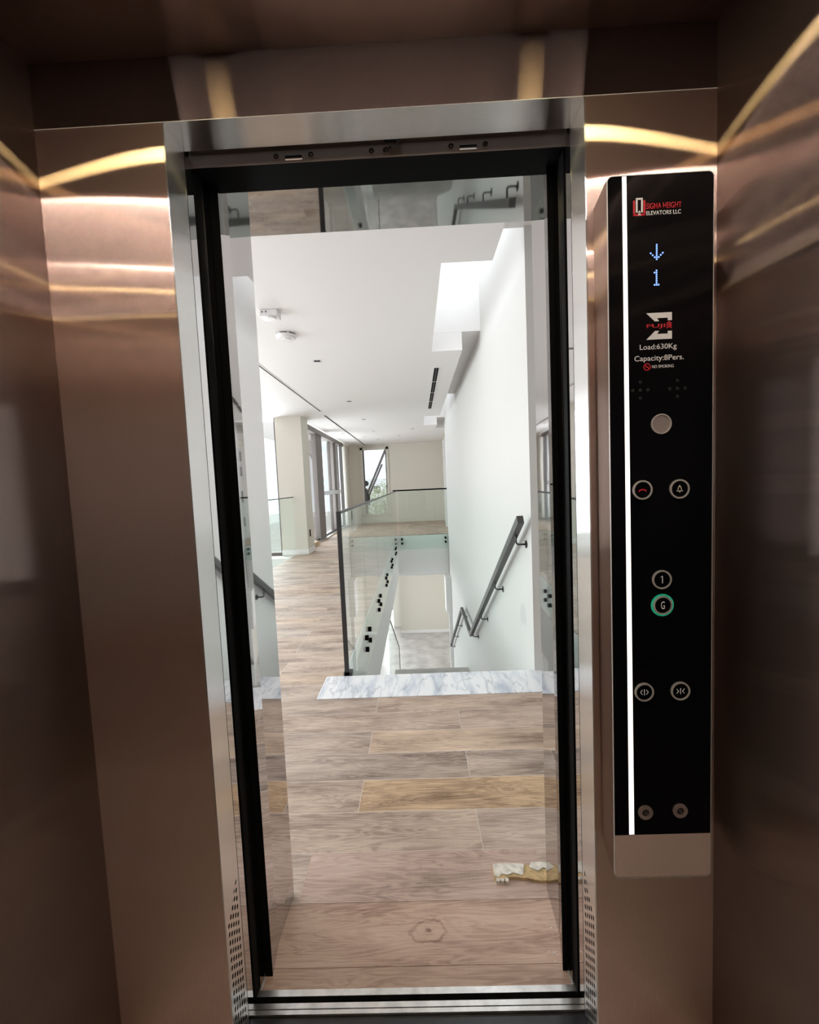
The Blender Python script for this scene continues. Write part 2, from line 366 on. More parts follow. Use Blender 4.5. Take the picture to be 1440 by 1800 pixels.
def obj(name, bm, mat, parent=None, kind=None, label=None, cat=None, group=None, smooth=False):
    bmesh.ops.recalc_face_normals(bm, faces=bm.faces)
    me = bpy.data.meshes.new(name); bm.to_mesh(me); bm.free()
    if isinstance(mat, str): mat = M_[mat]
    me.materials.append(mat)
    o = bpy.data.objects.new(name, me); COL.objects.link(o)
    if smooth:
        for p in me.polygons: p.use_smooth = len(p.vertices) == 4
    if parent:
        base = BASE.get(parent.name, Vector((0, 0, 0)))
        me.transform(Matrix.Translation(-base)); o.parent = parent; BASE[o.name] = base
    tag(o, kind, label, cat, group); return o
def tag(o, kind=None, label=None, cat=None, group=None):
    for k, v in (('kind', kind), ('label', label), ('category', cat), ('group', group)):
        if v: o[k] = v
def thing(name, loc, label, cat, group=None):
    o = bpy.data.objects.new(name, None); o.location = loc; o.empty_display_size = .05; COL.objects.link(o)
    BASE[o.name] = Vector(loc)
    tag(o, None, label, cat, group); return o
def B(name, mat, *boxes, parent=None, bevel=0, **kw):
    bm = bmesh.new()
    for b in boxes: add_box(bm, *b, bevel=bevel)
    return obj(name, bm, mat, parent, **kw)
def ST(name, mat, *boxes, **kw): return B(name, mat, *boxes, kind='structure', **kw)
def copy_tree(o, delta, label=None, parent=None):
    c = o.copy(); COL.objects.link(c)
    if parent is None: c.location = o.location + Vector(delta)
    else: c.parent = parent
    if label: c['label'] = label
    for ch in list(o.children): copy_tree(ch, delta, None, c)
    return c

# ================================================================== THE LIFT CAB (structure)
D = .865; XL, XR = -.468, .352; CL, CR = -.727, .606; CZ = 2.15; CB = -.43
ST('wall_front', 'bronze_z', (CL, XL - .003, D, D + .02, 0, 2.028), (XR + .003, CR, D, D + .02, 0, 2.028))
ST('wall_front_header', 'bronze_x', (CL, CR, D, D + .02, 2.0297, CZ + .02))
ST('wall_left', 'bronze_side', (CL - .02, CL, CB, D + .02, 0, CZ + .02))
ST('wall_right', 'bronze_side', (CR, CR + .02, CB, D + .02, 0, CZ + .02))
ST('wall_back', 'backreflector', (CL - .02, CR + .02, CB - .02, CB, 0, CZ + .02))
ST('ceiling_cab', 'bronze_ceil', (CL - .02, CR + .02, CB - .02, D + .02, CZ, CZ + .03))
ST('floor_cab', 'palefloor', (CL - .02, CR + .02, CB - .02, .915, -.06, -.002))
ST('trim_9', 'darkstrip', (CL - .02, CR + .02, .9155, .945, -.06, -.004))  # near-black strip between cab floor and sill
# doorway returns: brushed steel
ST('trim_1', 'steel_z', (XL - .0028, XL, D - .0006, .937, 0, 2.028))
ST('trim_2', 'steel_z', (XR, XR + .0028, D - .0006, .937, 0, 2.028))
ST('trim_3', 'steel_x', (XL - .002, XR + .002, D - .0006, .937, 2.0282, 2.0295))
ST('seam_highlight_strip', 'ring', (CL, CR, D - .0008, D + .001, 2.0283, 2.0296))  # pale strip added to draw the bright highlight along the header's lower edge
ST('dark_gap_strip', 'black', (-.4615, -.4415, 1.0296, 1.0306, .001, 2.034), (.3315, .3455, 1.0296, 1.0306, .001, 2.034))  # black caps on the jamb ends, painting in the dark gap there
# black filler boxes painting in the shaft's darkness behind the doors
ST('shaft_dark_filler', 'black', (-1.3, -.47, 1.0, 1.03, -.5, 2.6), (.356, 1.2, 1.0, 1.03, -.5, 2.6), (-1.3, 1.2, 1.0, 1.055, 2.045, 2.6),
   (-1.3, -.75, .89, 1.03, -.5, 2.6), (.63, 1.2, .89, 1.03, -.5, 2.6), (-1.3, 1.2, .89, 1.03, 2.3, 2.4), (-1.3, 1.2, .9, 1.03, -.5, -.4),
   (-.75, .63, .9, .944, -.4, -.07))

# car doors slid back into their pockets
def car_door(s, label):
    # s = -1: the side away from the control panel
    cxm = -.058
    def X(v): return cxm + s * v
    def bx(a, b, *r): return (min(X(a), X(b)), max(X(a), X(b)), *r)
    t = thing('lift_door', (X(.41), .97, .004), label, 'door', 'sliding lift doors')
    B('door_panel', 'mirror', bx(.4095, .625, .9385, .9715, .004, 2.03), parent=t)
    B('safety_strip', 'black', bx(.4068, .4108, .9718, .999, .004, 2.02), parent=t, label='black safety edge strip')
    B('door_edge', 'mirror', bx(.4040, .4108, .9995, 1.0285, .004, 2.03), parent=t)
    return t
car_door(-1, 'polished sliding lift door retracted on the side away from the control panel')
car_door(1, 'polished sliding lift door retracted on the side beside the control panel')

# door track cover above the opening with small fittings
t = thing('door_track', (-.06, .97, 2.01), 'dull steel door track cover above the lift opening, with the dark gap under it painted black', 'door track')
B('track_cover', 'steel_dark', (-.47, .355, .962, .9635, 2.012, 2.12), parent=t)
B('track_gap_black', 'black', (-.47, .355, .9636, 1.0, 2.013, 2.10), parent=t)  # matt black box paints in the dark gap behind the cover
B('track_lip', 'chrome', (-.47, .355, .958, .962, 2.046, 2.05), parent=t)
B('channel_gap_black', 'black', (-.47, .355, 1.001, 1.056, 2.020, 2.06), parent=t)  # black fill for the shaded gap up to the mirror soffit
for x, z in ((-.238, 2.0185), (.141, 2.0185)):
    B('guide_plate', 'chrome', (x - .019, x + .019, .955, .9625, z - .004, z + .004), parent=t, bevel=.001)
for x in (-.276, -.2, .104, .178, -.068, -.037):
    bm = bmesh.new(); add_ring(bm, (x, 2.022), .003, .0055, .956, .9625, 1, 16); obj('screw', bm, 'chrome', t)
bm = bmesh.new(); add_box(bm, -.04, -.006, .945, .957, 2.039, 2.044); add_box(bm, -.030, -.025, .945, .957, 2.026, 2.042); add_box(bm, -.013, -.002, .945, .957, 2.032, 2.046)
obj('hook', bm, 'blackiron', t)

# sills
t = thing('door_sill', (-.06, .946, 0), 'scratched aluminium sill across the foot of the lift opening', 'door sill')
B('car_sill', 'alu', (XL - .3, XR + .25, .946, .955, -.03, .003), (XL - .3, XR + .25, .9575, .969, -.03, .003), (XL - .3, XR + .25, .946, .969, -.03, -.004), parent=t)
B('landing_sill', 'alu', (XL - .3, XR + .25, .983, .9975, -.03, .003), parent=t)
B('sill_gap', 'black', (XL - .3, XR + .25, .969, .983, -.06, -.02), parent=t)

# ------------------------------------------------------------------ cab ceiling lights
bm = bmesh.new()
def rrect(cx_, cy_, hx, hy, r, n=8):
    P = []
    for qx, qy, a0 in ((1, 1, 0), (-1, 1, 90), (-1, -1, 180), (1, -1, 270)):
        for i in range(n + 1):
            a = math.radians(a0 + 90 * i / n); P.append((cx_ + qx * (hx - r) + r * math.cos(a), cy_ + qy * (hy - r) + r * math.sin(a)))
    return P
O = rrect(-.06, .207, .57, .215, .06); I = rrect(-.06, .207, .558, .203, .05)
for z0, z1 in ((2.146, 2.149),):
    n = len(O); vo = [bm.verts.new((*p, z0)) for p in O]; vi = [bm.verts.new((*p, z0)) for p in I]
    wo = [bm.verts.new((*p, z1)) for p in O]; wi = [bm.verts.new((*p, z1)) for p in I]
    for i in range(n):
        j = (i + 1) % n
        bm.faces.new((vo[i], vo[j], vi[j], vi[i])); bm.faces.new((wo[i], wi[i], wi[j], wo[j]))
        bm.faces.new((vo[i], wo[i], wo[j], vo[j])); bm.faces.new((vi[i], vi[j], wi[j], wi[i]))
obj('ceiling_light', bm, 'led', None, label='white rounded-rectangle light line on the lift ceiling, seen as pale bands in the brushed metal', cat='ceiling light')
spots = [(-.43, .61, 'by the door, opposite the control panel'), (.31, .61, 'by the door, above the control panel'),
         (-.43, -.20, 'at the back, opposite the control panel side'), (.31, -.20, 'at the back, on the control panel side')]
first = None
for x, y, w in spots:
    lb = 'small warm gold downlight in the lift ceiling, ' + w
    if first is None:
        t = thing('ceiling_spotlight', (x, y, CZ), lb, 'spotlight', 'warm downlights in the lift ceiling'); first = t
        bm = bmesh.new(); add_cyl(bm, (x, y), .030, 2.1465, 2.1485); obj('lamp', bm, 'gold', t)
        bm = bmesh.new(); add_ring(bm, (x, y), .031, .040, 2.144, 2.1495); obj('trim_ring', bm, 'chrome', t)
    else:
        copy_tree(first, (x - spots[0][0], y - spots[0][1], 0), lb)

# ================================================================== CONTROL PANEL
FY = .80
cop = thing('control_panel', (.46, D, .49), 'tall black glass lift control panel with buttons, standing proud of the bronze wall', 'control panel')
X0, X1, Z0, Z1 = .3645, .5555, .490, 1.836
def rr(x0, x1, z0, z1, r, n=5):
    return rrect((x0 + x1) / 2, (z0 + z1) / 2, (x1 - x0) / 2, (z1 - z0) / 2, r, n)
# housing narrows a little towards the wall behind its raised face
bm = bmesh.new()
A = rr(X0, X1, Z0, Z1, .010); Bk = rr(X0 + .003, X1 - .003, Z0 + .03, Z1 - .01, .008)
va = [bm.verts.new((x, FY + .0015, z)) for x, z in A]; vm = [bm.verts.new((x, FY + .012, z)) for x, z in A]; vb = [bm.verts.new((x, D - .0005, z)) for x, z in Bk]
bm.faces.new(va); n = len(va)
for P, Q in ((va, vm), (vm, vb)):
    for i in range(n): bm.faces.new((P[i], P[(i + 1) % n], Q[(i + 1) % n], Q[i]))
bm.faces.new(vb[::-1])
obj('housing', bm, brushed('bronze_housing', (.40, .28, .23), 2, rough=.4), cop, label='bronze side casing')
bm = bmesh.new(); n0 = rr(X0, X1, Z0, Z1, .010); n1 = rr(X0 + .0012, X1 - .0012, Z0 + .0012, Z1 - .0012, .009)
va = [bm.verts.new((x, FY - .0006, z)) for x, z in n0]; vb = [bm.verts.new((x, FY - .0006, z)) for x, z in n1]; vc = [bm.verts.new((x, FY + .0016, z)) for x, z in n0]
for i in range(len(va)):
    j = (i + 1) % len(va); bm.faces.new((va[i], va[j], vb[j], vb[i])); bm.faces.new((va[i], vc[i], vc[j], va[j]))
obj('edge_rim', bm, 'ring', cop, label='thin bright metal rim')
def corner_poly(x0, x1, z0, z1, r, top):
    P = []
    n = 6
    if top:
        P += [(x0, z0), (x1, z0)]
        P += [(x1 - r + r * math.cos(a), z1 - r + r * math.sin(a)) for a in [PI / 2 * i / n for i in range(n + 1)]]
        P += [(x0 + r - r * math.sin(a), z1 - r + r * math.cos(a)) for a in [PI / 2 * i / n for i in range(n + 1)]]
    else:
        P += [(x1, z1), (x0, z1)]
        P += [(x0 + r - r * math.cos(a), z0 + r - r * math.sin(a)) for a in [PI / 2 * i / n for i in range(n + 1)]]
        P += [(x1 - r + r * math.sin(a), z0 + r - r * math.cos(a)) for a in [PI / 2 * i / n for i in range(n + 1)]]
    return P
bm = bmesh.new(); add_prism(bm, corner_poly(X0 + .0014, X1 - .0014, .5815, Z1 - .0014, .009, True), 1, FY, FY + .003)
face_ = obj('glass_face', bm, 'blackgloss', cop, label='glossy black glass front')
bm = bmesh.new(); add_prism(bm, corner_poly(X0 + .0014, X1 - .0014, Z0 + .0014, .5808, .009, False), 1, FY, FY + .003)
obj('base_plate', bm, 'bronze_cop', cop, label='plain brushed bronze plate at the foot')
bm = bmesh.new(); add_prism(bm, [(.3945, .583), (.4040, .583), (.3992, 1.834), (.3920, 1.834)], 1, FY - .0008, FY)
obj('light_strip', bm, 'copled', cop, label='vertical white light line')

FF = FY - .0006   # ink plane
_fc = {}
def lettering(body, x0, x1, z0, z1, mat, name='lettering', bold=0.0, parent=cop, label=None, keep=False):
    c = bpy.data.curves.new('txt', 'FONT'); c.body = body; c.size = 1; c.offset = bold; c.resolution_u = 4
    o = bpy.data.objects.new('txt', c); COL.objects.link(o)
    bpy.context.view_layer.update()
    me = bpy.data.meshes.new_from_object(o.evaluated_get(bpy.context.evaluated_depsgraph_get()))
    bpy.data.objects.remove(o); bpy.data.curves.remove(c)
    xs = [v.co.x for v in me.vertices]; ys = [v.co.y for v in me.vertices]
    a, b_, c_, d_ = min(xs), max(xs), min(ys), max(ys)
    for v in me.vertices:
        v.co = Vector((x0 + (v.co.x - a) / (b_ - a) * (x1 - x0), FF, z0 + (v.co.y - c_) / (d_ - c_) * (z1 - z0)))
    bm = bmesh.new(); bm.from_mesh(me); bpy.data.meshes.remove(me)
    r = bmesh.ops.extrude_face_region(bm, geom=bm.faces[:])
    for g in r['geom']:
        if isinstance(g, bmesh.types.BMVert): g.co.y += .0003
    return obj(name, bm, mat, parent, label=label)
def poly(name, mat, *polys, parent=cop, y=FF, th=.0004, label=None):
    bm = bmesh.new()
    for p in polys: add_prism(bm, p, 1, y, y + th)
    return obj(name, bm, mat, parent, label=label)
def rect(x0, x1, z0, z1): return [(x0, z0), (x1, z0), (x1, z1), (x0, z1)]

# maker's mark at the top
lx, lz = .411, 1.7655
poly('logo_bracket', 'inkr', rect(lx, lx + .0035, lz, lz + .026), rect(lx, lx + .022, lz - .0005, lz + .003), rect(lx + .0185, lx + .022, lz, lz + .026), label='red U-shaped mark')
poly('logo_door', 'inkw', rect(lx + .0048, lx + .0078, lz + .005, lz + .030), rect(lx + .0142, lx + .0172, lz + .005, lz + .030), rect(lx + .0048, lx + .0172, lz + .027, lz + .030),
     [(lx + .009, lz + .003), (lx + .011, lz + .006), (lx + .013, lz + .003), (lx + .013, lz + .0055), (lx + .011, lz + .0085), (lx + .009, lz + .0055)],
     [(lx + .009, lz - .0015), (lx + .011, lz + .0015), (lx + .013, lz - .0015), (lx + .013, lz + .001), (lx + .011, lz + .004), (lx + .009, lz + .001)], y=FF - .0005, label='white door outline mark')
lettering('SIGMA HEIGHT', .4345, .4975, 1.7755, 1.7858, 'inkr', bold=.008, label='red lettering')
lettering('ELEVATORS LLC', .4345, .4965, 1.7650, 1.7722, 'inkw', bold=.012, label='white lettering')
# dot matrix display
def dots(name, rows, cx_, ztop, p=.0036, s=.0026, label=None):
    bm = bmesh.new(); w = max(map(len, rows))
    for i, r in enumerate(rows):
        for j, ch in enumerate(r):
            if ch == '#':
                x = cx_ + (j - (w - 1) / 2) * p; z = ztop - i * p
                add_box(bm, x - s / 2, x + s / 2, FF, FF + .0004, z - s / 2, z + s / 2)
    return obj(name, bm, 'bluedot', cop, label=label)
dots('display_arrow', ['...#...', '...#...', '...#...', '...#...', '#..#..#', '.#.#.#.', '..###..', '...#...'], .453, 1.713, label='blue dotted down arrow')
dots('display_digit', ['..#..', '.##..', '..#..', '..#..', '..#..', '..#..', '..#..', '.###.'], .4525, 1.668, label='blue dotted figure one')
# sigma emblem
ex, ez, ew, eh = .4335, 1.5455, .0465, .0475
def E_(p): return [(ex + a * ew, ez + b * eh) for a, b in p]
poly('emblem', 'inkw', E_([(0, 1), (1, 1), (1, .70), (.84, .70), (.84, .80), (.42, .80), (.5, .68), (.34, .68)]),
     E_([(0, 0), (.34, .32), (.5, .32), (.42, .20), (.84, .20), (.84, .30), (1, .30), (1, 0)]), label='white angular sigma emblem')
lettering('FUJI', ex + .0005, ex + .0345, ez + .0190, ez + .0275, 'inkr', bold=.015, label='red lettering')
chev = []
for k in range(3):
    zz = ez + .0185 + k * .0038
    chev.append([(ex + .037, zz), (ex + .0415, zz + .0028), (ex + .046, zz), (ex + .046, zz + .0026), (ex + .0415, zz + .0054), (ex + .037, zz + .0026)])
poly('chevrons', 'inkr', *chev, label='three red chevrons')
lettering('Load:630Kg', .4215, .4885, 1.5250, 1.5372, 'inkw', label='white lettering')
lettering('Capacity:8Pers.', .4115, .5015, 1.5045, 1.5170, 'inkw', label='white lettering')
bm = bmesh.new(); add_ring(bm, (.4345, 1.4965), .0052, .0066, FF, FF + .0004, 1, 28)
add_prism(bm, [(.4300, 1.5002), (.4311, 1.5010), (.4392, 1.4930), (.4381, 1.4921)], 1, FF, FF + .0004)
add_box(bm, .4318, .4372, FF, FF + .0003, 1.4955, 1.4972)
obj('no_smoking_sign', bm, 'inkr', cop, label='red no-smoking ring')
lettering('NO SMOKING', .4435, .4832, 1.4938, 1.4992, 'inkw', label='small white lettering')
# speaker holes
for cx_, cz_ in ((.422, 1.455), (.490, 1.455)):
    bm = bmesh.new()
    for dx, dz in ((0, 0), (-.014, 0), (.014, 0), (0, .0145), (0, -.0145)):
        add_ring(bm, (cx_ + dx, cz_ + dz), .0016, .0027, FF, FF + .0004, 1, 14)
    obj('speaker_holes', bm, principled('hole_rim', (.07, .07, .07), .4), cop)
bm = bmesh.new(); add_ring(bm, (.4595, 1.391), .0165, .0186, FY - .003, FY, 1, 40); sc_ = obj('sensor', bm, 'ring', cop, label='round silver sensor disc')
bm = bmesh.new(); add_cyl(bm, (.4595, 1.391), .0165, FY - .0015, FY, 1, 40); obj('sensor_plate', bm, principled('pale_steel', (.62, .55, .53), .35, .6), sc_)
def button(x, z, sym, mat='inkw', label=None, lit=False, letter=None):
    bm = bmesh.new(); add_ring(bm, (x, z), .0152, .0182, FY - .0032, FY, 1, 40)
    b = obj('push_button', bm, 'ring', cop, label=label)
    bm = bmesh.new(); add_cyl(bm, (x, z), .0150, FY - .0020, FY - .0002, 1, 36); obj('button_cap', bm, 'blackgloss', b)
    if lit:
        bm = bmesh.new(); add_ring(bm, (x, z), .0186, .0216, FY - .001, FY, 1, 40); obj('lit_ring', bm, 'greenring', b)
    yy = FY - .0025
    if letter == '1':
        poly('symbol', mat, *[[(x + a, z + c) for a, c in p] for p in ([(.0002, -.0072), (.0016, -.0072), (.0016, .0072), (.0002, .0072)], [(-.0026, .0040), (.0002, .0058), (.0010, .0072), (-.0026, .0052)])], parent=b, y=yy)
    elif letter:
        o = lettering(letter, x - (.0016 if letter == '1' else .0036), x + (.0016 if letter == '1' else .0036), z - .0075, z + .0075, mat, name='symbol', parent=b)
        for v in o.data.vertices: v.co.y += yy - FF
    else:
        poly('symbol', mat, *[[(x + a, z + c) for a, c in p] for p in sym], parent=b, y=yy)
    return b
arc = []
for i in range(9):
    a = math.radians(150 - 120 * i / 8); arc.append((.0085 * math.cos(a) * 1.05, .0085 * math.sin(a) * .75 - .0045))
arc2 = [(p[0] * .85, p[1] - .0024) for p in arc]
handset = arc + arc2[::-1]
button(.424, 1.2695, [handset], 'inkr', 'call button with red handset symbol')
bell = [(-.0048, -.0030), (-.0034, -.0012), (-.0034, .0022), (-.0018, .0048), (0, .0056), (.0018, .0048), (.0034, .0022), (.0034, -.0012), (.0048, -.0030)]
bell_in = [(p[0] * .70, p[1] * .72 + .0002) for p in bell]
bellpolys = []
for i in range(8):
    bellpolys.append([bell[i], bell[i + 1], bell_in[i + 1], bell_in[i]])
bellpolys += [[(-.0060, -.0042), (.0060, -.0042), (.0060, -.0031), (-.0060, -.0031)], [(-.0018, -.0046), (0, -.0066), (.0018, -.0046)], [(-.0008, .0056), (.0008, .0056), (.0008, .0072), (-.0008, .0072)]]
button(.4930, 1.2685, bellpolys, 'cream', 'alarm button with bell outline')
button(.4595, 1.097, None, label='floor button marked 1', letter='1')
button(.4610, 1.047, None, label='floor button marked G inside a green lit ring', letter='G', lit=True)
def chevp(x, s):  # < (s=-1) or > (s=1)
    return [(x, .0048), (x + s * .0012, .0048), (x + s * .0050, 0), (x + s * .0012, -.0048), (x, -.0048), (x + s * .0036, 0)]
bar_ = [(-.0006, -.0060), (.0006, -.0060), (.0006, .0060), (-.0006, .0060)]
button(.425, .876, [chevp(-.0032, -1), bar_, chevp(.0032, 1)], label='door open button')
button(.4945, .876, [chevp(-.0080, 1), bar_, chevp(.0080, -1)], label='door close button')
for x, z in ((.4262, .629), (.4943, .6305)):
    bm = bmesh.new(); add_ring(bm, (x, z), .0075, .0142, FY - .003, FY, 1, 36); k = obj('key_switch', bm, principled('pale_ring', (.62, .52, .49), .3, .7), cop, label='round key switch')
    bm = bmesh.new(); add_cyl(bm, (x, z), .0073, FY - .002, FY, 1, 28); cy_ = obj('lock_core', bm, principled('dark_steel', (.12, .11, .11), .3, .8), k)
    bm = bmesh.new(); add_prism(bm, [(x - .0032, z + .0040), (x - .0018, z + .0046), (x + .0032, z - .0040), (x + .0018, z - .0046)], 1, FY - .0026, FY - .0021); obj('key_slot', bm, 'chrome', k)

# ================================================================== LANDING DOORWAY (mirror jambs)
LJ = [(-.441, 1.031), (-.452, 1.11), (-.449, 1.252)]
RJ = [(.331, 1.031), (.352, 1.12), (.357, 1.252)]
bm = bmesh.new(); add_prism(bm, LJ + [(-.475, 1.252), (-.475, 1.031)], 2, 0, 2.034); obj('trim_4', bm, 'mirror', kind='structure')
bm = bmesh.new(); add_prism(bm, RJ + [(.380, 1.252), (.380, 1.031)], 2, 0, 2.034); obj('trim_5', bm, 'mirror', kind='structure')
ST('trim_6', 'soffit', (-.475, .380, 1.058, 1.252, 2.031, 2.045))
ST('wall_landing', 'white', (-4.4, -.476, 1.031, 1.25, -.2, 2.89), (.381, 2.0, 1.031, 1.25, -.2, 2.89), (-.476, .381, 1.056, 1.25, 2.046, 2.89))

# wood-look tiles laid through the doorway
boards = [('narrow wood-look tile strip along the lift sill', (-.458, .342, .9985, 1.0455), plank_single('tile_strip', 3.3, (.28, .17, .12), (.50, .34, .25), (.64, .48, .38))),
          ('reddish wood-look doorway tile with a large knot', (-.458, .358, 1.0475, 1.2215), plank_single('tile_knot', 5.1, (.24, .13, .09), (.52, .35, .26), (.70, .52, .40), knot=(-.02, 1.135, 0))),
          ('wood-look doorway tile with dark grain, behind the knotted one', (-.428, .362, 1.2235, 1.4025), plank_single('tile_grain', 8.7, (.19, .12, .10), (.47, .33, .265), (.64, .50, .43)))]
for lb, (x0, x1, y0, y1), m in boards:
    B('floor_tile', m, (x0, x1, y0, y1, -.012, .0012), label=lb, cat='floor tile', group='wood-look tiles laid in the doorway')

# ================================================================== UPPER HALL
ZL = -1.03; ZF = -3.70; HC = 2.70
ST('floor', 'floor', (-2.44, -.57, 1.2225, 14.45, -.02, 0), (-.57, 2.0, 1.2225, 2.6, -.02, 0), (-.57, .9, 10.66, 14.45, -.02, 0), (-4.4, -2.44, 1.25, 6.3, -.02, 0))
ST('trim_11', 'plastic', (-.47, .375, .999, 1.2225, -.03, -.0008))
ST('floor_edge', 'white', (-2.44, -.57, 1.03, 14.45, ZL, -.02), (-.57, .742, 1.03, 2.60, ZL, -.02), (-.57, .742, 10.66, 14.45, ZL, -.02), (-4.4, -2.44, 1.03, 6.3, ZL, -.02),
   (.742, 2.0, 1.25, 2.77, ZL, -.02), (-.57, .742, 2.60, 2.78, -.25, -.03), (-.57, -.555, 2.78, 10.66, ZL, -.012))
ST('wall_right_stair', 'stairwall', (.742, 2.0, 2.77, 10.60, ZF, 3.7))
ST('wall_right_lobby', 'white', (2.0, 2.2, 1.03, 2.9, 0, 3.7))
ST('wall_right_far', 'beige', (.90, 1.2, 10.60, 14.6, ZF, 3.0))
ST('wall_left_lobby', 'white', (-4.6, -4.4, 1.03, 1.6, ZF, 3), (-4.6, -4.4, 4.6, 8.5, ZF, 3), (-4.6, -4.4, 1.6, 4.6, ZF, .0), (-4.6, -4.4, 1.6, 4.6, 2.65, 3))
XS = .543
ST('ceiling', 'ceil',
   (-4.6, .215, 1.03, 8.7, HC, 2.89), (-2.28, .215, 8.7, 14.6, HC, 2.89),
   (.215, XS, 1.03, 2.79, HC, 2.89), (.215, XS, 4.59, 8.93, HC, 2.89), (.215, XS, 10.25, 14.6, HC, 2.89), (XS, 1.2, 10.9, 14.6, HC, 2.89))
ST('ceiling_upper', 'ceil',
   (-4.6, .215, 1.03, 14.6, 2.891, 3.7), (.215, 2.2, 1.03, 2.79, 2.891, 3.7), (.215, .742, 4.59, 7.7, 2.891, 3.7), (.215, .742, 10.4, 14.6, 2.891, 3.7), (.742, 1.3, 10.6, 14.6, 2.891, 3.7))
# skylight glazing
ST('window_1', 'wglass', (.215, .742, 2.79, 4.59, 3.66, 3.67)); ST('window_2', 'wglass', (.215, .742, 7.7, 10.4, 3.66, 3.67))
# far wall with tall window
ST('wall_far', 'beige', (-2.6, -1.82, 14.45, 14.6, ZF, 3.0), (-1.02, 1.2, 14.45, 14.6, ZL - .0, 3.0), (-1.82, -1.02, 14.45, 14.6, 2.52, 3.0), (-1.82, -1.02, 14.45, 14.6, ZL, .30), (-1.02, 1.2, 14.45, 14.6, ZF, ZL))
wf = ST('window_3', 'beige', (-1.90, -1.82, 14.41, 14.45, .24, 2.60), (-1.02, -.94, 14.41, 14.45, .24, 2.60), (-1.90, -.94, 14.41, 14.45, 2.52, 2.60), (-1.90, -.94, 14.41, 14.45, .24, .32))
B('sash', 'frame', (-1.815, -1.775, 14.46, 14.50, .32, 2.52), (-1.05, -1.025, 14.46, 14.50, .32, 2.52), parent=wf)
B('pane', 'wglass', (-1.775, -1.05, 14.475, 14.485, .32, 2.52), parent=wf)
B('hinge', 'black', (-1.03, -1.018, 14.40, 14.42, 2.25, 2.40), (-1.03, -1.018, 14.40, 14.42, 1.75, 1.9), (-1.03, -1.018, 14.40, 14.42, 1.2, 1.35), parent=wf)
ST('wall_far_return', 'beige', (-2.62, -2.30, 13.75, 14.45, 0, HC))
# column between windows
ST('wall_pier', 'beige', (-2.715, -2.20, 8.19, 8.70, -1.03, HC))
ST('baseboard_pier', 'white', (-2.72, -2.19, 8.178, 8.71, .0, .10))
ST('baseboard_left', 'oak', (-2.50, -2.30, 8.72, 9.55, 0, .09))
B('wall_switch', 'black', (-2.2, -2.192, 8.35, 8.43, .33, .47), label='small black wall socket low on the beige column', cat='socket')
# full height window beside the column
w4 = ST('window_4', 'frame', (-2.755, -2.715, 8.25, 8.31, 0, HC), (-4.4, -2.715, 8.25, 8.31, -.02, .05), (-3.6, -3.57, 8.25, 8.31, 0, HC))
B('pane', 'wglass', (-4.4, -2.755, 8.275, 8.285, .05, HC), parent=w4)
ST('floor_ledge', 'white', (-4.4, -2.44, 7.9, 8.3, -.35, -.02))
ST('wall_left_lower', 'white', (-2.72, -2.6, 8.31, 14.45, ZL, -.02))
# side windows along the left of the far hall
w5 = ST('window_5', 'frame', (-2.49, -2.43, 9.0, 13.75, 0, .07), (-2.49, -2.43, 11.90, 11.96, 0, 2.62), (-2.49, -2.43, 13.10, 13.18, 0, 2.62), (-2.49, -2.43, 9.0, 9.05, 0, 2.62))
B('head', 'pier', (-2.50, -2.36, 8.7, 13.75, 2.60, 2.72), parent=w5)
B('transom', 'alu', (-2.50, -2.40, 10.8, 13.1, 1.10, 1.21), parent=w5)
B('pane', 'wglass', (-2.465, -2.455, 8.7, 13.75, .05, 2.62), parent=w5)
ST('wall_window_pier', 'pier', (-2.60, -2.40, 10.15, 10.80, 0, 2.62), (-2.60, -2.42, 12.35, 12.75, 0, 2.62))
B('curtain', 'curtain', *[(-2.40 - (.012 if i % 2 else 0), -2.385 - (.012 if i % 2 else 0), 13.15 + i * .06, 13.21 + i * .06, .02, 2.68) for i in range(9)], label='grey sheer curtain drawn back at the end of the side windows', cat='curtain')
ST('trim_7', 'alu', (-2.47, -2.33, 9.0, 13.75, .0, .03))
w6 = ST('added_window_6', 'frame', (-4.45, -4.40, 1.6, 1.65, 0, 2.65), (-4.45, -4.40, 4.55, 4.6, 0, 2.65), (-4.45, -4.40, 3.1, 3.15, 0, 2.65))  # unseen window added to bring daylight into the lobby
B('pane', 'wglass', (-4.43, -4.42, 1.6, 4.6, 0, 2.65), parent=w6)
# doorway on the far right wall
d1 = ST('door_1', 'grey', (.865, .90, 11.0, 12.25, 0, 2.45))
B('hinge', 'black', (.845, .868, 11.9, 12.0, .35, .6), (.845, .868, 11.9, 12.0, 1.0, 1.3), (.845, .868, 11.9, 12.0, 1.7, 1.95), (.845, .868, 11.9, 12.0, 2.1, 2.35), parent=d1)
B('door_frame', 'white', (.80, .90, 12.25, 12.36, 0, 2.52), parent=d1)

# ------------------------------------------------------------------ marble threshold and staircase
B('marble_slab', 'marble', (-.672, .95, 2.485, 2.785, -.03, .006), bevel=.002, label='white marble slab with grey-blue veins at the head of the stairs', cat='marble slab')
st = thing('staircase', (.09, 2.8, -3.7), 'flight of stone stairs going down beyond the marble slab', 'staircase')
run, rise = .27, .168
for i in range(10):
    y = 2.79 + i * run; z = -rise * (i + 1)
    B('step', 'tile', (-.50, .74, y, y + run + .02, z - .30, z), parent=st)
B('half_landing', 'tile', (-.50, .74, 5.49, 6.95, -1.848 - .25, -1.848), parent=st)
for i in range(10):
    y = 6.95 + i * run; z = -1.848 - rise * (i + 1)
    B('step', 'tile', (-.50, .74, y, y + run + .02, max(z - .30, ZF), z), parent=st)

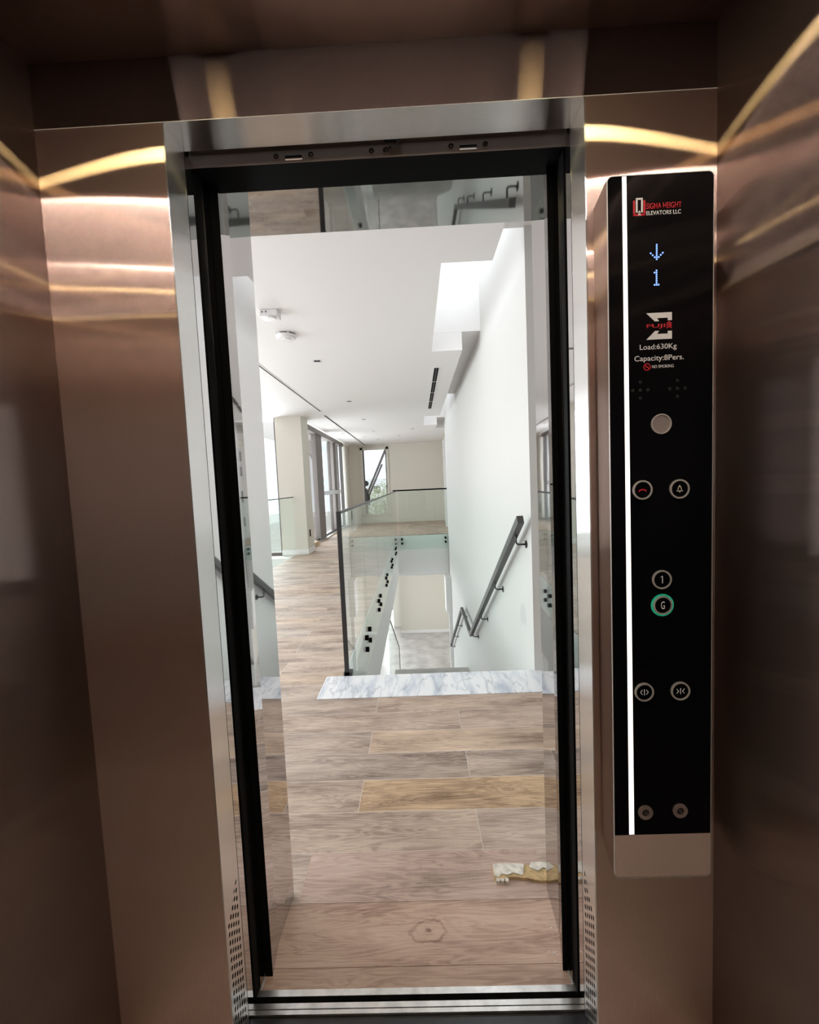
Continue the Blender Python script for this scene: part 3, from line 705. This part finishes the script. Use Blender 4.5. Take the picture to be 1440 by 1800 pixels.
# ------------------------------------------------------------------ handrail on the stair wall
hr = thing('handrail', (.67, 2.76, 1.04), 'dark grey flat handrail zigzagging down the stair wall', 'handrail')
def sweep(pts, w, h, x):
    bm = bmesh.new(); prev = None; n = len(pts)
    for i, (y, z) in enumerate(pts):
        def dirn(a, b):
            v = Vector((b[0] - a[0], b[1] - a[1])); return v.normalized()
        d0 = dirn(pts[i - 1], pts[i]) if i else dirn(pts[0], pts[1]); d1_ = dirn(pts[i], pts[i + 1]) if i < n - 1 else d0
        nn = Vector((-(d0.y + d1_.y), d0.x + d1_.x)).normalized(); k = (h / 2) / max(.3, nn.dot(Vector((-d0.y, d0.x))))
        row = [bm.verts.new((x + sx * w / 2, y + sy * nn.x * k, z + sy * nn.y * k)) for sx, sy in ((-1, -1), (1, -1), (1, 1), (-1, 1))]
        if prev:
            for q in range(4): bm.faces.new((prev[q], prev[(q + 1) % 4], row[(q + 1) % 4], row[q]))
        else: bm.faces.new(row)
        prev = row
    bm.faces.new(prev[::-1]); return bm
pts = [(2.76, 1.035), (5.78, -.847), (6.98, -.845), (10.07, -2.70)]
obj('rail', sweep(pts, .042, .055, .67), 'iron', hr)
def rz(y):
    for (a, b), (c, d) in zip(pts, pts[1:]):
        if a <= y <= c: return b + (d - b) * (y - a) / (c - a)
for y in (2.90, 3.76, 4.70, 5.52, 6.86, 7.75, 8.65, 9.72):
    z = rz(y) - .03; bm = bmesh.new()
    P = [(.67, y, z + .01), (.67, y, z - .05)] + [(.67 + .02 * (1 - math.cos(a)), y, z - .05 - .02 * math.sin(a)) for a in (PI / 6, PI / 3, PI / 2)] + [(.74, y, z - .07)]
    add_tube(bm, P, .0065, 8); br = obj('bracket', bm, 'blackiron', hr, smooth=True)
    bm = bmesh.new(); add_cyl(bm, (y, z - .07), .027, .736, .742, 0, 20); obj('wall_plate', bm, 'blackiron', br)

# ------------------------------------------------------------------ glass balustrades
gb = thing('glass_balustrade', (-.57, 2.785, -.36), 'green-tinted glass balustrade around the stairwell, between marble slab and far railing', 'balustrade')
J = [2.795, 3.90, 5.12, 6.35, 7.70, 9.12, 10.56]
for a, b in zip(J, J[1:]):
    B('glass_panel', 'glass', (-.533, -.521, a + .006, b - .006, -.37, 1.125), parent=gb)
B('top_rail', 'iron', (-.538, -.516, 2.79, 10.565, 1.120, 1.136), parent=gb, label='thin metal cap rail')
B('end_post', 'blackiron', (-.549, -.518, 2.787, 2.796, -.01, 1.136), parent=gb, label='black end upright')
B('end_bracket', 'blackiron', (-.555, -.50, 2.787, 2.84, .0, .03), parent=gb)
for j in J[1:-1]:
    for y in (j - .12, j + .11):
        for z in (-.10, -.21):
            bm = bmesh.new(); add_cyl(bm, (y, z), .024, -.557, -.505, 0, 18); obj('standoff_pin', bm, 'black', gb)
for z in (-.10, -.21):
    bm = bmesh.new(); add_cyl(bm, (2.93, z), .024, -.557, -.505, 0, 18); obj('standoff_pin', bm, 'black', gb)
gb2 = thing('glass_balustrade', (.09, 10.58, -.36), 'green-tinted glass balustrade with black rail across the far end of the stairwell', 'balustrade')
B('glass_panel', 'glass', (-.50, .735, 10.585, 10.597, -.37, 1.125), parent=gb2)
B('top_rail', 'black', (-.62, .742, 10.572, 10.612, 1.125, 1.16), parent=gb2, label='black cap rail')
for x in (-.44, .67):
    for z in (-.10, -.21):
        bm = bmesh.new(); add_cyl(bm, (x, z), .026, 10.56, 10.66, 1, 18); obj('standoff_pin', bm, 'black', gb2)
gb3 = thing('glass_balustrade', (-2.45, 6.3, 0), 'glass guard with thin dark rail in front of the tall window beside the column', 'balustrade')
for a, b in ((6.3, 6.95), (6.97, 8.18)):
    B('glass_panel', 'glass', (-2.455, -2.443, a, b, -.25, 1.13), parent=gb3)
B('top_rail', 'iron', (-2.462, -2.436, 6.3, 8.18, 1.128, 1.145), parent=gb3)
gb4 = thing('glass_balustrade', (-.60, 7.0, -3.7), 'clear glass side guard of the lower stair flight, with thin dark edge', 'balustrade')
bm = bmesh.new(); add_prism(bm, [(7.0, -2.3), (7.0, -.85), (9.95, -2.66), (9.95, -3.68), (9.2, -3.68)], 0, -.606, -.596); obj('glass_panel', bm, 'glass', gb4)
bm = bmesh.new(); add_bar(bm, (-.601, 7.0, -.84), (-.601, 9.96, -2.65), .022); add_bar(bm, (-.601, 9.96, -2.65), (-.601, 9.96, -3.69), .022); obj('edge_rail', bm, 'iron', gb4)

# ------------------------------------------------------------------ ceiling fittings
def slot(name, x, y0, y1, w, label, nseg=0):
    t = B(name, 'black', (x - w / 2, x + w / 2, y0, y1, HC - .003, HC + .001), label=label, cat='air slot')
    B('slot_edge', 'ceil', (x - w / 2 - .012, x - w / 2, y0 - .012, y1 + .012, HC - .005, HC), (x + w / 2, x + w / 2 + .012, y0 - .012, y1 + .012, HC - .005, HC), (x - w / 2, x + w / 2, y0 - .012, y0, HC - .005, HC), (x - w / 2, x + w / 2, y1, y1 + .012, HC - .005, HC), parent=t)
    for k in range(nseg):
        yy = y0 + (y1 - y0) * (k + 1) / (nseg + 1); B('divider', 'plastic', (x - w / 2, x + w / 2, yy - .012, yy + .012, HC - .006, HC - .002), parent=t)
    if nseg: B('fin', 'iron', (x - .006, x + .006, y0 + .01, y1 - .01, HC - .007, HC - .002), parent=t)
    return t
slot('linear_diffuser', -1.715, 4.2, 7.78, .022, 'long thin black ceiling slot, nearer one, starting behind the lift jamb')
slot('linear_diffuser', -1.737, 8.22, 14.40, .038, 'long black ceiling slot running on to the far window wall')
slot('air_vent', .30, 5.22, 8.02, .058, 'black segmented air vent in the ceiling beside the skylight', 3)
DL = [(-1.045, 4.72, 'square black recessed downlight nearest the smoke detector'), (-1.06, 7.0, 'square black recessed downlight, second along the hall ceiling'),
      (-1.06, 8.93, 'square black recessed downlight, third along the hall ceiling'), (-1.06, 10.9, 'recessed downlight, fourth along the hall ceiling'),
      (-1.43, 12.1, 'recessed downlight near the long slot before the far window'), (-1.12, 12.9, 'recessed downlight last before the far window'),
      (-.05, 10.8, 'recessed downlight near the second skylight'), (-1.88, 11.1, 'recessed downlight beside the side windows'), (-.45, 12.1, 'recessed downlight above the far railing, behind the others')]
first = None
for x, y, lb in DL:
    if first is None:
        first = t = B('downlight', 'black', (x - .034, x + .034, y - .034, y + .034, HC - .002, HC + .001), label=lb, cat='downlight', group='recessed ceiling downlights')
        t.data.transform(Matrix.Translation((-x, -y, -HC))); t.location = (x, y, HC)
        bm = bmesh.new()
        for q in ((-.046, -.034, -.046, .046), (.034, .046, -.046, .046), (-.034, .034, -.046, -.034), (-.034, .034, .034, .046)): add_box(bm, *q, -.004, 0)
        me = obj('trim_ring', bm, 'plastic'); me.parent = t
        bm = bmesh.new(); add_cyl(bm, (.004, 0), .016, -.0035, -.002, 2, 16); me = obj('lens', bm, 'iron'); me.parent = t
    else:
        copy_tree(first, (x - DL[0][0], y - DL[0][1], 0), lb)
sd = thing('smoke_detector', (-1.13, 3.88, HC), 'round white smoke detector on the hall ceiling', 'smoke detector')
bm = bmesh.new(); add_cyl(bm, (-1.13, 3.88), .075, HC - .014, HC, 2, 40); obj('mount', bm, 'iron', sd, label='dark slotted neck')
bm = bmesh.new(); add_cyl(bm, (-1.13, 3.88), .088, HC - .032, HC - .014, 2, 44, r2=.092); add_cyl(bm, (-1.13, 3.88), .074, HC - .046, HC - .032, 2, 44, r2=.087); obj('cover', bm, 'plastic', sd, smooth=False)
bm = bmesh.new(); add_cyl(bm, (-1.12, 3.87), .034, HC - .056, HC - .046, 2, 30); obj('sensor_cap', bm, 'plastic', sd)
for k in range(6):
    bm = bmesh.new(); a = k * PI / 3; add_box(bm, -1.13 + .08 * math.cos(a) - .006, -1.13 + .08 * math.cos(a) + .006, 3.88 + .08 * math.sin(a) - .006, 3.88 + .08 * math.sin(a) + .006, HC - .015, HC); obj('clip', bm, 'plastic', sd)
el = thing('alarm_box', (-1.10, 3.38, HC), 'small square white alarm unit on the ceiling beside the smoke detector', 'alarm unit')
B('case', 'plastic', (-1.17, -1.03, 3.33, 3.44, HC - .05, HC), parent=el, bevel=.006)
bm = bmesh.new(); add_cyl(bm, (-1.095, 3.37), .045, HC - .066, HC - .05, 2, 32); obj('sounder', bm, 'plastic', el)
for ix in (-1.145, -1.115):
    bm = bmesh.new(); add_cyl(bm, (ix, HC - .02), .005, 3.327, 3.331, 1, 12); obj('indicator', bm, 'black', el)

# ------------------------------------------------------------------ torn plywood scrap and crumbs on the floor
ps = thing('wood_scrap', (.29, 1.30, .003), 'torn pale strip of laminated wood lying on the floor against the mirror jamb', 'wood scrap')
def scrap(pts_, z0, z1, mat, name):
    bm = bmesh.new(); add_prism(bm, pts_, 2, z0, z1); return obj(name, bm, mat, ps)
tan = principled('bare_ply', (.56, .40, .20), .7, 0, .35, 45); pale = principled('peeling_white_layer', (.74, .70, .62), .7, 0, .22, 60)
scrap([(.197, 1.285), (.205, 1.276), (.225, 1.279), (.245, 1.288), (.30, 1.283), (.345, 1.272), (.39, 1.274), (.42, 1.30), (.415, 1.325), (.36, 1.333), (.29, 1.328), (.24, 1.333), (.20, 1.331)], .0, .010, tan, 'core')
scrap([(.200, 1.294), (.213, 1.285), (.224, 1.297), (.240, 1.292), (.262, 1.300), (.292, 1.290), (.305, 1.331), (.24, 1.335), (.201, 1.333)], .010, .013, pale, 'torn_layer')
scrap([(.318, 1.318), (.345, 1.305), (.365, 1.316), (.40, 1.300), (.418, 1.326), (.36, 1.336), (.33, 1.335)], .010, .0135, pale, 'torn_layer')
for a in (.208, .222, .236):
    scrap([(a - .006, 1.272), (a + .005, 1.271), (a + .007, 1.281), (a - .004, 1.283)], .0, .012, pale, 'splinter')
cr0 = None
for k, (x, y, s) in enumerate([(.335, 1.136, .0028), (.308, 1.073, .0028), (.322, 1.071, .0034), (.318, 1.050, .0026), (.29, 1.058, .0015), (.333, 1.118, .0012)]):
    if cr0 is None:
        bm = bmesh.new(); bmesh.ops.create_icosphere(bm, subdivisions=1, radius=1)
        for v in bm.verts: v.co *= random.uniform(.75, 1.15); v.co.z *= .5
        cr0 = obj('plaster_crumb', bm, 'white', label='tiny white plaster crumb on the knotted doorway tile near the jamb', cat='crumb', group='plaster crumbs on the doorway tile')
        c = cr0
    else:
        c = cr0.copy(); COL.objects.link(c)
    if k in (0, 5): c['label'] = 'tiny white plaster crumb by the jamb, set back from the small cluster of crumbs'
    else: c['label'] = 'tiny white plaster crumb in the small cluster near the lift sill'
    c.location = (x, y, .0012 + s * .3); c.scale = (s, s, s); c.rotation_euler = (0, 0, k * 1.3)

# ================================================================== LOWER FLOOR
ST('floor_lower', 'tile', (-4.6, 2.0, 1.03, 20, ZF - .1, ZF))
ST('ceiling_lower', 'ceil', (-2.44, .9, 10.66, 17.0, ZL - .03, ZL))
ST('wall_lower_far', 'beige', (-.74, 1.3, 13.8, 14.1, ZF, ZL - .03))
ST('baseboard_lower', 'white', (-.745, .9, 13.785, 13.8, ZF, ZF + .09))
ST('trim_8', 'white', (.60, .742, 10.1, 10.6, -1.9, ZL - .0), (.66, .742, 10.2, 10.3, ZF, -1.9))
w7 = ST('window_7', 'frame', (-2.6, .0, 16.5, 16.56, ZF, ZF + .07), (-2.6, .0, 16.5, 16.56, -1.12, ZL), (-1.95, -1.88, 16.5, 16.56, ZF, ZL), (-.9, -.84, 16.5, 16.56, ZF, ZL))
B('pane', 'wglass', (-2.6, .0, 16.525, 16.53, ZF + .07, -1.12), parent=w7)
ST('wall_lower_window', 'white', (-4.6, -2.6, 16.5, 16.7, ZF, ZL), (0, 1.2, 16.5, 16.7, ZF, ZL), (-4.6, 2, 14.6, 17, ZL, ZL + .1))
ST('wall_lower_column', 'grey', (-1.80, -1.50, 9.6, 10.0, ZF, ZL))
ST('wall_lower_column_edge', 'white', (-1.50, -1.44, 9.6, 10.0, ZF, ZL))
ST('wall_lower_bulkhead', 'white', (-1.44, -.80, 11.2, 11.4, -2.05, ZL))
ST('wall_lower_mid', 'grey', (-1.9, -1.25, 13.0, 13.2, ZF, ZL))
ST('baseboard_lower_mid', 'white', (-1.9, -1.24, 12.985, 13.0, ZF, ZF + .09))
ST('wall_lower_left', 'white', (-4.6, -4.4, 12.6, 17, ZF, ZL), (-4.6, -4.4, 1.03, 3.4, ZF, ZL), (-4.4, 2.0, 1.03, 1.2, ZF, ZL))
w8 = ST('added_window_8', 'frame', (-4.45, -4.40, 3.4, 12.6, ZF, ZF + .08), (-4.45, -4.40, 8.35, 8.42, ZF, ZL))  # unseen lower window, added and widened to brighten the lower hall
B('pane', 'wglass', (-4.43, -4.42, 3.4, 12.6, ZF + .08, ZL), parent=w8)
# folding trestle with box seen through the lower opening
tr = thing('trestle', (-1.22, 15.9, ZF), 'folding trestle with crossed legs standing by the lower window', 'trestle')
bm = bmesh.new(); add_bar(bm, (-1.48, 15.9, ZF + .02), (-.98, 15.9, ZF + .52), .03); add_bar(bm, (-.98, 15.9, ZF + .02), (-1.48, 15.9, ZF + .52), .03); obj('leg', bm, principled('pale_steel_leg', (.45, .5, .58), .4, .3), tr)
B('top', 'alu', (-1.52, -.94, 15.75, 16.05, ZF + .52, ZF + .55), parent=tr)
B('cardboard_box', principled('cardboard', (.62, .48, .34), .8), (-1.50, -1.28, 15.8, 16.0, ZF + .5505, ZF + .86), label='small tan cardboard box on the trestle by the lower window', cat='box')
B('grey_crate', 'grey', (-1.27, -.95, 15.8, 16.0, ZF + .5505, ZF + .90), label='grey crate standing on the trestle beside the tan box', cat='crate')

# ================================================================== OUTSIDE THE FAR WINDOW
sb = thing('steel_strut', (-1.75, 15.2, .3), 'dark diagonal steel strut standing outside the far window', 'strut')
bm = bmesh.new(); add_bar(bm, (-1.86, 15.2, .9), (-1.06, 15.2, 2.62), .075); obj('beam', bm, 'pier', sb)
bm = bmesh.new(); add_bar(bm, (-1.83, 15.12, .75), (-1.22, 15.12, 2.05), .06); obj('beam', bm, 'frame', sb)
bm = bmesh.new(); add_box(bm, -1.90, -1.80, 15.05, 15.2, -.2, 1.2); add_cyl(bm, (-1.84, 1.38), .10, 15.06, 15.18, 1, 14); add_box(bm, -1.84, -1.72, 15.05, 15.2, .6, 1.0); obj('base_bracket', bm, 'black', sb)
tt = thing('tree', (-2.0, 26, -3.7), 'pale green leafy tree outside beyond the far window', 'tree')
bm = bmesh.new(); add_tube(bm, [(-2.0, 26, -3.7), (-1.95, 26, -1.5), (-2.05, 26, .3)], .09, 8); obj('trunk', bm, principled('bark', (.25, .2, .15), .8), tt)
bm = bmesh.new()
for k in range(1500):
    a = random.uniform(0, 2 * PI); r = random.random() ** .5 * 1.2; x = -2.0 + r * math.cos(a); y = 26 + r * math.sin(a); z = .2 + random.uniform(-1.6, 1.5) * (1 - r / 2.2)
    n_ = Vector((random.uniform(-1, 1), random.uniform(-1, 1), random.uniform(-1, 1))).normalized(); u_ = n_.orthogonal().normalized() * .07; v_ = n_.cross(u_).normalized() * .05
    c_ = Vector((x, y, z)); bm.faces.new([bm.verts.new(c_ + u_), bm.verts.new(c_ + v_), bm.verts.new(c_ - u_), bm.verts.new(c_ - v_)])
obj('foliage', bm, principled('leaf', (.42, .46, .28), .7, 0, .3, 2), tt)
ST('ground', principled('pale_ground', (.6, .57, .5), .8, 0, .1, 1), (-40, 40, 14.7, 90, -4.1, -3.9), (-40, -4.8, -5, 14.69, -4.1, -3.9))
bd = thing('building', (-3, 60, -3.9), 'pale low building in the haze beyond the tree', 'building')
B('facade', 'white', (-9, 3, 58, 66, -3.9, 2.2), parent=bd)
for x in (-6, -4.2, -2.4, -.6, 1.2):
    B('window', 'frame', (x, x + .9, 57.95, 58, .2, 1.2), parent=bd)
